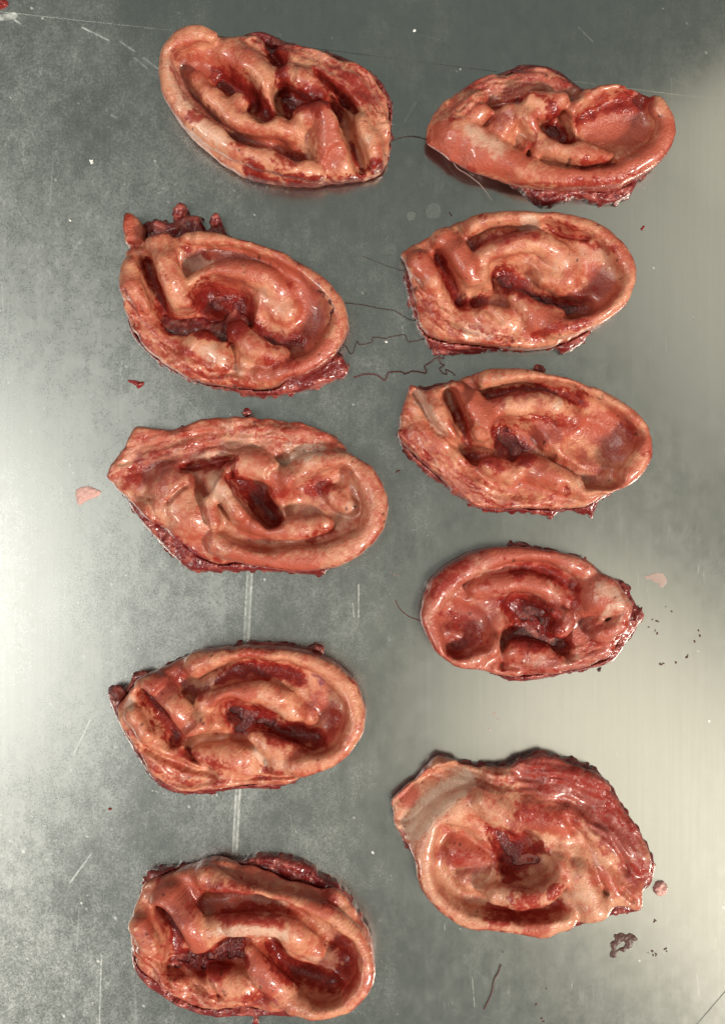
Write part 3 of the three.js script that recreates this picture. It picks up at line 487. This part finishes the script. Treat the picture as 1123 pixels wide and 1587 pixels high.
ear({ seed: 4, lumps: 0.7, crop: [600, 310, 400], red: 0.42, thick: 2.8, label: 'ear just above the long-flapped one in the right column, whitish cut edge at left',
  outline: '60,230 75,205 130,170 180,140 280,90 380,55 500,45 620,52 740,58 850,75 930,105 1000,165 1050,235 1080,310 1070,390 1030,460 970,510 880,560 800,600 720,630 600,640 450,625 330,610 230,595 160,560 130,480 105,380 85,290',
  flesh: '120,240 300,100 500,60 800,80 1000,190 1060,320 1010,450 900,548 880,590 830,640 770,664 700,645 500,655 300,658 200,642 150,592 110,500 75,330', lift: '80,300,120,4 120,480,120,4',
  shape: [['B', 2.6, '560,350,110 690,410,80'], ['B', 5.2, '800,330,150 900,330,120'],
    ['R', 9.8, '380,110,50,8.6 500,85,42 640,88,40 780,100,36 900,138,40 990,205,42 1038,290,44 1036,370,46 975,455,48 880,510,48 770,545,52 650,525,50,8.5'],
    ['P', 5, '370,190,28 470,150,25 600,138,24 720,140,26 830,190,32 930,270,40 965,360,46 900,430,42'],
    ['R', 9.2, '415,245,45 520,200,52 640,185,54 740,225,58,8 810,290,50,6'], ['R', 6, '690,340,50 780,330,70'],
    ['R', 9, '250,170,60 315,255,64 375,330,62 415,320,50,8.6'], ['R', 8.2, '140,270,58 200,340,60'], ['P', 2.8, '218,240,14 270,330,17 320,425,20'],
    ['P', 1.9, '510,320,46 570,350,60 630,400,44 700,430,36 790,455,38 870,455,30'], ['P', 2.3, '420,425,44 520,440,44'],
    ['R', 7.8, '560,420,36 640,480,52 740,510,50'], ['R', 6.6, '430,490,48 520,510,48'], ['C', 1.5, '690,95,12 800,140,14 880,160,10'], ['C', 0.9, '430,470,12 490,520,12'],
    ['S', 1.5, '130,410,40 230,500,64 350,570,60 520,610,40']],
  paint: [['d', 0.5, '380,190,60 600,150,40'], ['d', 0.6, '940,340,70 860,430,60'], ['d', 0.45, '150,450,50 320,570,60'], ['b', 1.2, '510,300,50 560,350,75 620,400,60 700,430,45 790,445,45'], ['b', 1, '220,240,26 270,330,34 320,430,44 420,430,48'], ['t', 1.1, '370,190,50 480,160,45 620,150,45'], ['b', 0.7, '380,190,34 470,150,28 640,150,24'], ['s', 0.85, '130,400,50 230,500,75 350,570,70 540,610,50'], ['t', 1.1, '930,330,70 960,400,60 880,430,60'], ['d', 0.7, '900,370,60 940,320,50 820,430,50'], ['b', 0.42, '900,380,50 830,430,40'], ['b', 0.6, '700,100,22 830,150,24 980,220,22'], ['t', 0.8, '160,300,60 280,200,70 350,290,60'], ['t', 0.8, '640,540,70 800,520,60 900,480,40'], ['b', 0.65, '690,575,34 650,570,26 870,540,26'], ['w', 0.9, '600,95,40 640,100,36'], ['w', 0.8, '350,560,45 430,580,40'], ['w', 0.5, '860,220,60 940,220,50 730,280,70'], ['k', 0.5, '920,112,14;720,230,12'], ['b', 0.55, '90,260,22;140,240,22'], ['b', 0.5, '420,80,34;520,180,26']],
  shreds: ['760,640,26,1.8 775,662,14,1.4', '195,650,20,0.8 260,655,16,0.8 340,650,12,0.8'] });

ear({ seed: 5, lumps: 0.7, crop: [600, 560, 420], red: 0.4, thick: 2.2, label: 'ear in the right column with a long streaky flap along its lower left',
  outline: '105,88 150,108 240,90 330,55 420,28 520,25 610,38 720,65 830,95 930,135 1010,190 1065,250 1092,320 1088,400 1050,470 980,525 900,560 860,590 800,610 690,612 560,610 450,612 380,605 320,570 250,510 170,430 100,370 50,315 45,265 65,190 80,130',
  flesh: '120,110 330,70 520,40 830,110 1020,220 1080,330 1040,465 900,565 870,605 850,652 825,630 720,625 690,648 660,642 520,628 380,612 240,520 130,440 50,330 60,210', lift: '60,290,110,2',
  shape: [['B', 2.6, '530,330,115 640,400,80'], ['B', 4.8, '830,330,140 900,350,140'],
    ['R', 9.8, '420,75,46,8.8 520,66,40 640,82,38 760,112,38 880,160,40 980,225,42 1048,300,42 1058,380,44 1015,450,46 930,500,44 820,530,42,8.5'],
    ['P', 4.8, '440,145,28 560,118,26 720,128,26 830,185,34 930,250,36 1010,310,30'],
    ['R', 9.4, '430,210,46 560,175,50 680,188,50 760,230,54,8'], ['R', 5.4, '690,330,50'],
    ['R', 10, '285,140,60 375,235,82 370,310,56'], ['R', 9, '430,260,60'], ['R', 8, '205,140,42 215,210,46 268,310,42'], ['P', 3, '262,140,14 300,230,18 330,340,22'],
    ['P', 1.9, '490,290,50 540,350,62 570,400,38'], ['P', 2.3, '380,385,36 480,420,44'], ['P', 4, '670,395,26 740,440,28 830,480,34 930,480,30'],
    ['R', 7.4, '430,430,48 520,470,48'], ['R', 8.2, '590,430,56 680,470,58 770,510,50'], ['C', 1.5, '120,130,12 180,240,12 240,310,14 340,380,14'], ['C', 1.2, '740,520,16'],
    ['S', 1.4, '70,260,46 180,390,64 320,500,70 480,575,50 680,600,34']],
  paint: [['d', 0.55, '430,150,60 700,130,50'], ['d', 0.55, '640,300,70 780,280,70'], ['d', 0.5, '960,330,100 860,420,70'], ['d', 0.4, '90,300,60 260,500,70 480,590,50'], ['b', 1.25, '480,290,60 540,350,75 580,410,45'], ['b', 0.85, '360,390,45 470,430,45'], ['b', 0.9, '430,145,40 560,118,30 720,125,34 820,170,34'], ['s', 0.85, '60,240,50 180,390,75 320,500,80 480,580,55 720,605,30'], ['b', 0.6, '285,180,20 330,270,30 335,350,30'], ['t', 1, '300,130,60 420,200,70'], ['t', 0.9, '640,310,70 780,270,60 900,280,70 960,350,70'], ['b', 0.6, '560,245,26 680,235,24 780,270,30'], ['b', 0.75, '990,260,26 1025,310,28 1000,290,30'], ['t', 1.2, '940,250,60 1080,380,30'], ['b', 0.55, '1075,390,30'], ['b', 0.7, '740,520,18'], ['w', 0.85, '245,110,16 280,190,16'], ['w', 0.8, '130,130,40 180,230,26 230,300,24'], ['w', 0.6, '700,180,50;800,500,30;830,600,40'], ['t', 0.7, '620,470,70 700,520,50'], ['k', 0.6, '878,155,12;600,40,16;770,208,9'], ['b', 0.5, '760,555,22;690,560,20'], ['d', 0.5, '870,420,70']],
  shreds: ['600,38,16,5 625,34,20,5 650,45,12,5', '670,635,24,1.4 690,650,12,1'] });

ear({ seed: 6, lumps: 0.6, crop: [140, 630, 480], red: 0.42, thick: 2.6, skin: [0.58, 0.27, 0.165], label: 'large orange ear in the left column with a wide flat flap along its top',
  outline: '45,250 70,200 120,130 150,68 210,72 280,75 360,55 430,35 560,32 680,42 780,60 860,90 910,130 932,160 955,182 1000,205 1050,270 1075,340 1070,410 1040,470 990,520 930,560 850,590 740,595 640,582 540,572 460,576 380,545 320,492 250,430 180,380 120,330 60,270',
  flesh: '90,260 160,105 280,90 430,50 680,56 870,100 940,175 1030,280 1040,410 970,505 890,580 862,594 848,616 780,610 640,600 500,598 375,598 330,575 245,490 178,415 130,340', lift: '950,540,100,1.5',
  shape: [['B', 2.6, '590,310,90'], ['B', 4.8, '760,370,80 860,360,110 930,370,90'],
    ['R', 10, '770,235,48,8.5 830,205,42 920,208,42 1005,262,46 1034,350,52 1018,430,52 940,508,52 820,548,48 680,548,48 560,528,50 460,488,54,8.8'],
    ['R', 8.8, '780,225,44 720,270,50 670,320,44,7'], ['P', 3.6, '780,310,34 850,290,40 910,260,30'], ['R', 6, '880,320,36 940,360,36'],
    ['P', 5, '490,440,24 590,488,22 720,482,24 850,455,26 940,430,24'], ['R', 9, '550,400,46 640,430,48 760,442,42 850,425,30,7.5'],
    ['R', 10.6, '455,270,44 515,305,58 540,370,48'], ['R', 9.4, '440,350,24 452,420,28'], ['R', 8.4, '290,290,90 350,400,100'], ['R', 8, '230,380,60'],
    ['P', 2.4, '525,255,20 565,300,32 605,350,34 655,395,30'], ['R', 8.8, '515,212,48 600,212,62 655,240,46'],
    ['C', 2, '330,222,14 420,205,16 510,190,12'], ['C', 1.5, '280,345,8 345,285,8'], ['C', 1, '215,330,8 220,380,8 240,410,8'],
    ['S', 1.1, '100,200,60 260,150,80 450,110,80 680,100,70 880,130,40']],
  paint: [['d', 0.5, '160,230,80 380,190,70'], ['d', 0.5, '820,300,110'], ['d', 0.4, '300,280,80'], ['s', 0.7, '70,230,50 240,160,90 450,110,90 700,95,80 900,140,40'], ['b', 1.1, '520,260,34 570,300,46 620,360,44 665,405,40'], ['b', 0.85, '340,220,28 430,210,36 520,195,24'], ['t', 1, '640,320,70 700,290,60'], ['b', 0.6, '650,320,30 700,310,34'], ['b', 0.7, '790,310,34 870,285,36'], ['b', 0.6, '160,240,60 130,270,40'], ['b', 0.55, '800,470,40 880,450,26'], ['w', 0.6, '460,260,30 460,330,30 500,300,40'], ['w', 0.8, '720,140,30 830,155,26 700,200,30'], ['w', 0.7, '390,180,40 470,175,30'], ['t', 1, '520,560,40 650,570,40 800,580,40'], ['u', 0.9, '260,490,50 320,520,60 360,560,50'], ['t', 0.7, '160,370,40 230,440,40'], ['b', 0.55, '230,420,24 330,500,24 480,575,20 640,580,20'], ['k', 0.55, '475,360,16;482,388,12'], ['w', 0.5, '950,370,50 900,430,40'], ['d', 0.4, '300,280,70'], ['b', 0.45, '180,110,40;330,90,40'], ['t', 0.8, '580,430,60 680,450,50']],
  shreds: ['565,40,22,5 568,20,18,5 560,10,8,5', '575,45,12,5 590,52,8,5'] });

ear({ seed: 7, lumps: 0.8, crop: [630, 830, 400], red: 0.72, thick: 3, skin: [0.56, 0.29, 0.2], label: 'ear densely speckled with blood, rim to the left and a red pointed tip at right',
  outline: '65,320 70,270 100,210 150,160 220,105 300,70 400,52 500,52 600,68 700,85 780,110 830,155 900,195 945,230 972,290 975,350 962,410 940,470 905,535 820,580 700,602 560,618 440,625 340,600 260,580 190,555 130,500 90,430 68,370',
  flesh: '180,330 220,170 400,70 430,45 480,25 545,45 700,80 785,105 870,170 960,205 985,270 1035,350 1000,405 930,515 880,562 760,592 560,632 440,632 300,560 220,470', lift: '75,330,150,6 130,480,120,3',
  shape: [['B', 2.6, '560,370,120 650,450,90'], ['B', 4.6, '220,350,110 300,400,110'],
    ['R', 10.6, '770,145,56,8.6 640,105,44 520,85,42 380,98,46 260,150,52 162,222,52 108,310,44 103,400,42 145,480,44 220,530,42 300,550,36,8'],
    ['R', 8.2, '300,525,42 390,475,42 440,420,30,6'], ['P', 5, '250,250,24 350,210,22 480,158,28 580,145,30 680,195,32 735,240,34'],
    ['R', 9.8, '310,235,36,7.5 440,215,50 560,220,56 650,262,50'], ['P', 1.9, '500,330,70 590,370,70 590,420,60 480,450,50 640,465,44 690,490,36'],
    ['R', 8.2, '650,330,36 700,365,40 675,410,44'], ['R', 9, '850,260,100 930,310,56'], ['R', 8.2, '850,420,50 930,390,46'], ['C', 0.9, '790,420,14 870,380,14 935,320,14'],
    ['R', 6.8, '490,510,52 580,530,58 650,560,44'], ['P', 4, '220,480,40 320,465,30'], ['C', 1.6, '430,480,16 420,590,14'], ['S', 1.2, '420,590,40 600,580,50 760,550,60 900,480,50']],
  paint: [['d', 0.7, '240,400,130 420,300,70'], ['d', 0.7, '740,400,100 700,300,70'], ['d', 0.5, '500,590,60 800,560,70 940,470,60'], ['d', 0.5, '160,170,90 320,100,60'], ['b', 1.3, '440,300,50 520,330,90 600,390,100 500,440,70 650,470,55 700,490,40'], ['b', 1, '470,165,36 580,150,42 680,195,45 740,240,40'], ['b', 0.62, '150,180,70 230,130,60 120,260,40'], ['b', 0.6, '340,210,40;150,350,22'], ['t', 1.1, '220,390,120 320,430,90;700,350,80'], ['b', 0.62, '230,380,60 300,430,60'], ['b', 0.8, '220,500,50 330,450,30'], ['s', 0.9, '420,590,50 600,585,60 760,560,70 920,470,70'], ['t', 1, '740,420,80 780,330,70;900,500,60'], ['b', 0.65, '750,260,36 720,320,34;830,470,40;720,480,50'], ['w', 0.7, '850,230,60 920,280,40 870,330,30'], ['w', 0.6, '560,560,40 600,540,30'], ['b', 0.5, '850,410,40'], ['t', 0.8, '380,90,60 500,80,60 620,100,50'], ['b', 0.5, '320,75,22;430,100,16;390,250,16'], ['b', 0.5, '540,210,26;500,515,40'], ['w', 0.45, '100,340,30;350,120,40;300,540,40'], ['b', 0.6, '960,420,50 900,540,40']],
  shreds: ['985,330,50,2.5 1010,345,40,2.5 1035,352,14,2', '770,100,16,4 776,92,8,4'] });

ear({ seed: 8, lumps: 0.5, crop: [150, 980, 430], red: 0.34, thick: 2.8, label: 'tan ear above the bottom left one, dark red groove inside its rim',
  outline: '70,320 100,270 160,200 240,155 320,120 400,80 520,70 620,65 720,62 820,75 910,100 990,150 1050,220 1085,310 1080,390 1050,460 990,520 920,550 850,580 780,625 680,635 560,640 450,650 380,660 310,655 250,620 195,570 150,480 90,400',
  flesh: '45,235 110,222 145,175 210,165 330,110 400,72 520,60 600,38 720,42 850,60 890,50 912,92 1000,170 1060,260 1070,390 1000,510 850,580 760,628 560,642 380,662 250,625 150,490 90,380 50,290', lift: '700,90,130,3 900,130,120,3 1050,260,100,3',
  shape: [['B', 2.6, '590,380,110 780,420,80'], ['B', 4.8, '860,360,120 950,370,80'],
    ['R', 10.8, '400,140,54,8.8 520,102,42 660,96,40 800,112,40 920,155,44 1008,225,48 1042,320,48 1028,410,48 960,492,50 860,532,52 740,545,52,8.6'],
    ['P', 4.8, '355,225,28 430,245,22 490,190,30 600,150,30 720,156,34 820,190,38 915,260,38 958,350,42 935,430,40'],
    ['R', 10.2, '440,290,44 540,255,46 660,240,46 740,275,56,9.6 790,335,56,8.4'], ['R', 5.2, '850,340,50'],
    ['R', 10, '225,235,76 310,320,70 385,395,76'], ['R', 9.6, '420,370,52'], ['R', 8.4, '155,340,48 205,400,50'], ['P', 2.4, '185,255,20 250,350,34 310,440,32'],
    ['P', 1.9, '550,330,54 600,380,56 560,430,40 690,370,34'], ['P', 2.2, '700,410,36 780,430,44 880,440,42'], ['P', 2.6, '400,465,36 480,450,38'],
    ['R', 7.8, '640,430,30 700,470,50 800,505,50'], ['R', 7, '420,510,50 540,520,70'], ['C', 1.6, '190,480,12 320,545,14 470,590,12'], ['C', 1.6, '360,500,14 440,560,14'], ['C', 1.2, '560,605,6 680,595,6 800,590,6'],
    ['S', 1.2, '120,430,40 220,540,56 360,620,44 620,620,30']],
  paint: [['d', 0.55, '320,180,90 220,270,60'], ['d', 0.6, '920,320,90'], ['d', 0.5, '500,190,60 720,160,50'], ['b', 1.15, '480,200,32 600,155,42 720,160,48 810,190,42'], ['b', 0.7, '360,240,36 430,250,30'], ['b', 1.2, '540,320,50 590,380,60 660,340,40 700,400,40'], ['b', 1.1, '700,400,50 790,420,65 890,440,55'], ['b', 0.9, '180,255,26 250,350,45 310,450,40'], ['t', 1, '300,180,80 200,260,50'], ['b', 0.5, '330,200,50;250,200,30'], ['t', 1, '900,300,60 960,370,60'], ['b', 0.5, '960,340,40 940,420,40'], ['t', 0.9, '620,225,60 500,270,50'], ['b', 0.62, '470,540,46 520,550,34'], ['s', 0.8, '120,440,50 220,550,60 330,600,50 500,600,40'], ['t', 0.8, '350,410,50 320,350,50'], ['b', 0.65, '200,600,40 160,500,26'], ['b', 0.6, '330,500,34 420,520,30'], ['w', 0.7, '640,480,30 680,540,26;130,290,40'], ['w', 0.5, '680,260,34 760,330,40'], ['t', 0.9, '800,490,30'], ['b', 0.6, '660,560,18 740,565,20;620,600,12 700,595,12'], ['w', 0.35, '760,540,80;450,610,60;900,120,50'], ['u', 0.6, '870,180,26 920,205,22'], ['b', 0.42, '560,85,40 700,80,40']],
  shreds: ['60,270,36,3 80,250,40,3.5 120,235,30,4', '880,70,18,5 905,62,14,5 910,85,8,5', '150,190,20,4 180,175,20,4 220,170,16,4'] });

ear({ seed: 9, lumps: 0.3, crop: [590, 1150, 470], red: 0.24, thick: 2.2, skin: [0.58, 0.275, 0.165], relief: 1.75, label: 'bottom right ear, broad, with a big folded dark red flap spreading to the right',
  outline: '40,235 80,190 140,145 210,65 300,85 400,98 470,100 530,75 600,55 680,75 760,105 830,140 880,210 930,290 970,350 1012,430 1018,500 985,560 970,640 900,625 860,640 830,660 720,690 660,715 600,730 500,705 420,695 330,690 260,650 190,590 150,520 135,440 105,400 75,370 45,300',
  flesh: '60,250 140,150 215,60 300,72 400,88 470,88 530,62 600,42 700,62 790,98 845,150 900,240 1010,420 1010,510 975,560 960,630 830,655 600,720 330,680 180,570 130,440 80,370', lift: '60,270,110,3 520,80,110,2.5 740,100,130,4 250,70,90,2',
  shape: [['B', 2.4, '510,420,110'], ['B', 2.6, '280,400,90 350,470,110'], ['B', 3.6, '90,260,70 200,170,70 340,120,60'],
    ['R', 12.6, '480,230,56,7.5 400,215,48 310,234,56 222,300,60 168,395,56 168,490,54 215,585,56 305,648,54 430,675,50 560,688,50 680,660,52,8.6'],
    ['R', 8.8, '390,225,58 460,290,52 492,350,42,7'], ['P', 3.2, '245,345,24 232,470,26 292,565,28 390,612,24 520,628,20 650,618,24'],
    ['R', 4.2, '290,430,66 380,470,56 330,530,50'], ['R', 9, '430,565,44 540,572,46 630,540,46 665,470,46'],
    ['P', 1.9, '445,370,32 490,430,50 520,470,44 590,470,38'], ['R', 7.4, '550,265,64 660,295,64'],
    ['R', 7, '690,270,30 780,340,36 880,400,36'], ['R', 6.6, '780,440,40 870,560,44'], ['R', 8, '740,500,60 790,620,64'], ['C', 1.1, '690,290,18 760,390,20 800,480,18 830,570,18'], ['C', 0.9, '780,320,8 880,400,10 920,500,8'], ['C', 1.4, '900,560,8 940,600,6'],
    ['S', 1.1, '220,110,50 480,150,70 680,170,100 860,280,120 970,470,60']],
  paint: [['d', 1, '560,110,90 740,170,120 880,320,130 960,480,90'], ['d', 0.45, '290,420,80 330,500,70'], ['d', 0.7, '560,290,90 480,420,90'], ['s', 0.95, '480,130,60 680,170,120 860,290,130 980,470,80'], ['t', 1.1, '560,130,80 760,190,110 900,360,90'], ['b', 0.5, '600,110,70 760,150,80 860,250,50'], ['w', 1, '110,330,60 160,280,60 240,200,56 330,150,40'], ['s', 0.5, '210,110,50 400,130,60'], ['b', 0.6, '85,350,24 80,370,20'], ['b', 0.95, '500,360,40 540,440,75 480,490,55 590,420,50'], ['t', 0.9, '570,280,90 680,300,70'], ['b', 0.6, '530,260,50 650,270,40 720,300,30'], ['b', 0.9, '420,330,40 450,420,30 470,500,26'], ['b', 0.6, '500,575,45 560,580,40'], ['b', 0.8, '630,545,34 660,530,20'], ['b', 0.7, '610,630,55 420,640,50 660,620,34'], ['t', 0.9, '290,430,70 400,450,60 240,360,40'], ['b', 0.42, '380,440,44 280,450,30'], ['w', 0.5, '680,590,60 760,560,50'], ['k', 0.6, '325,222,13;350,640,13;270,330,11'], ['t', 0.8, '940,560,60 800,500,50'], ['w', 0.42, '222,300,50 168,395,50 168,490,48 215,585,48'], ['t', 1, '100,210,60'], ['t', 0.6, '560,690,80']] });

ear({ seed: 10, lumps: 0.4, crop: [180, 1310, 420], red: 0.42, thick: 4, label: 'glossy bottom left ear with deep dark hollows and a dark upper back edge',
  outline: '45,400 50,330 80,230 120,165 200,140 300,105 400,78 490,80 600,76 720,92 830,135 920,195 985,275 1025,350 1062,430 1068,520 1040,600 970,670 880,705 760,712 640,715 520,702 380,710 300,690 230,650 150,590 80,540 60,480',
  flesh: '90,240 120,150 160,105 230,85 330,85 400,76 500,66 600,42 700,48 800,80 850,125 935,172 1012,292 1050,430 1050,580 970,665 760,714 600,712 580,745 560,712 380,712 220,650 90,550 60,430', lift: '500,90,110,2 720,110,150,5 900,190,130,4 990,300,110,3',
  shape: [['B', 2.4, '320,510,80 460,450,90'], ['B', 4.4, '860,480,110 940,500,80'],
    ['R', 11.6, '370,135,54,9.6 490,175,48 610,205,44 750,240,48 870,285,52 965,365,50 1020,455,48 1020,555,50 965,630,54 860,675,54 740,668,54,9.4'],
    ['C', 1.5, '520,110,40 700,130,50 850,190,50'],
    ['P', 4.6, '375,245,24 480,232,24 620,245,28 760,300,30 860,360,36 930,440,52 920,540,56 840,600,46'],
    ['R', 11, '420,335,50 540,315,50 680,322,52 745,365,58 820,440,54,9'],
    ['R', 10.8, '215,235,78 300,325,78 372,410,74'], ['R', 9.8, '420,360,50'], ['R', 8.4, '95,340,48 140,425,48'], ['P', 2.2, '185,285,24 228,365,38 245,445,36'],
    ['P', 1.9, '495,430,50 420,485,50 330,510,46 250,505,36 520,500,36'], ['P', 2.2, '640,430,34 680,515,38 780,560,46 880,600,40'],
    ['R', 9, '555,450,30 610,540,56 680,620,60'], ['R', 7.2, '410,600,80 520,610,60'], ['C', 1.6, '350,560,16 430,640,12'], ['C', 1.4, '130,480,12 300,590,14 420,640,12'],
    ['S', 1.1, '80,460,40 180,570,56 330,650,50 600,690,30']],
  paint: [['d', 0.5, '420,180,80 620,250,60'], ['d', 0.5, '300,250,90 130,350,60'], ['d', 0.5, '600,560,70'], ['b', 1.25, '490,410,50 440,490,70 340,520,60 240,510,40 530,480,40'], ['b', 1, '640,450,34 700,530,50 800,570,60 900,590,60 960,520,60 930,430,50'], ['b', 0.95, '180,280,34 228,365,50 245,450,44'], ['b', 0.6, '370,190,50 470,180,50 560,190,40'], ['b', 0.65, '440,290,30 560,275,30 700,290,26'], ['t', 1, '420,240,60 600,260,60 760,270,50'], ['t', 0.9, '300,200,80 200,200,60'], ['b', 0.5, '330,240,50;160,170,40'], ['t', 0.8, '340,420,60 280,320,60'], ['w', 0.9, '440,345,34 560,325,30 700,345,36'], ['w', 0.6, '560,240,40 700,250,34'], ['w', 0.6, '850,480,40 790,480,40'], ['b', 0.6, '870,220,40 900,250,30'], ['t', 0.9, '600,480,60 640,560,60'], ['b', 0.65, '600,640,70 540,660,40'], ['s', 0.8, '80,470,50 180,570,60 330,650,60 560,690,40'], ['u', 0.42, '150,440,30;660,660,50;240,340,26'], ['k', 0.5, '460,610,20;890,330,26;700,230,18'], ['t', 0.5, '500,110,60 700,130,60 880,220,60'], ['t', 0.8, '120,330,50']],
  shreds: ['575,715,14,3 578,745,12,2 580,760,8,1', '120,170,30,4 160,130,34,4 200,110,24,4'] });

renderer.render(scene, camera);
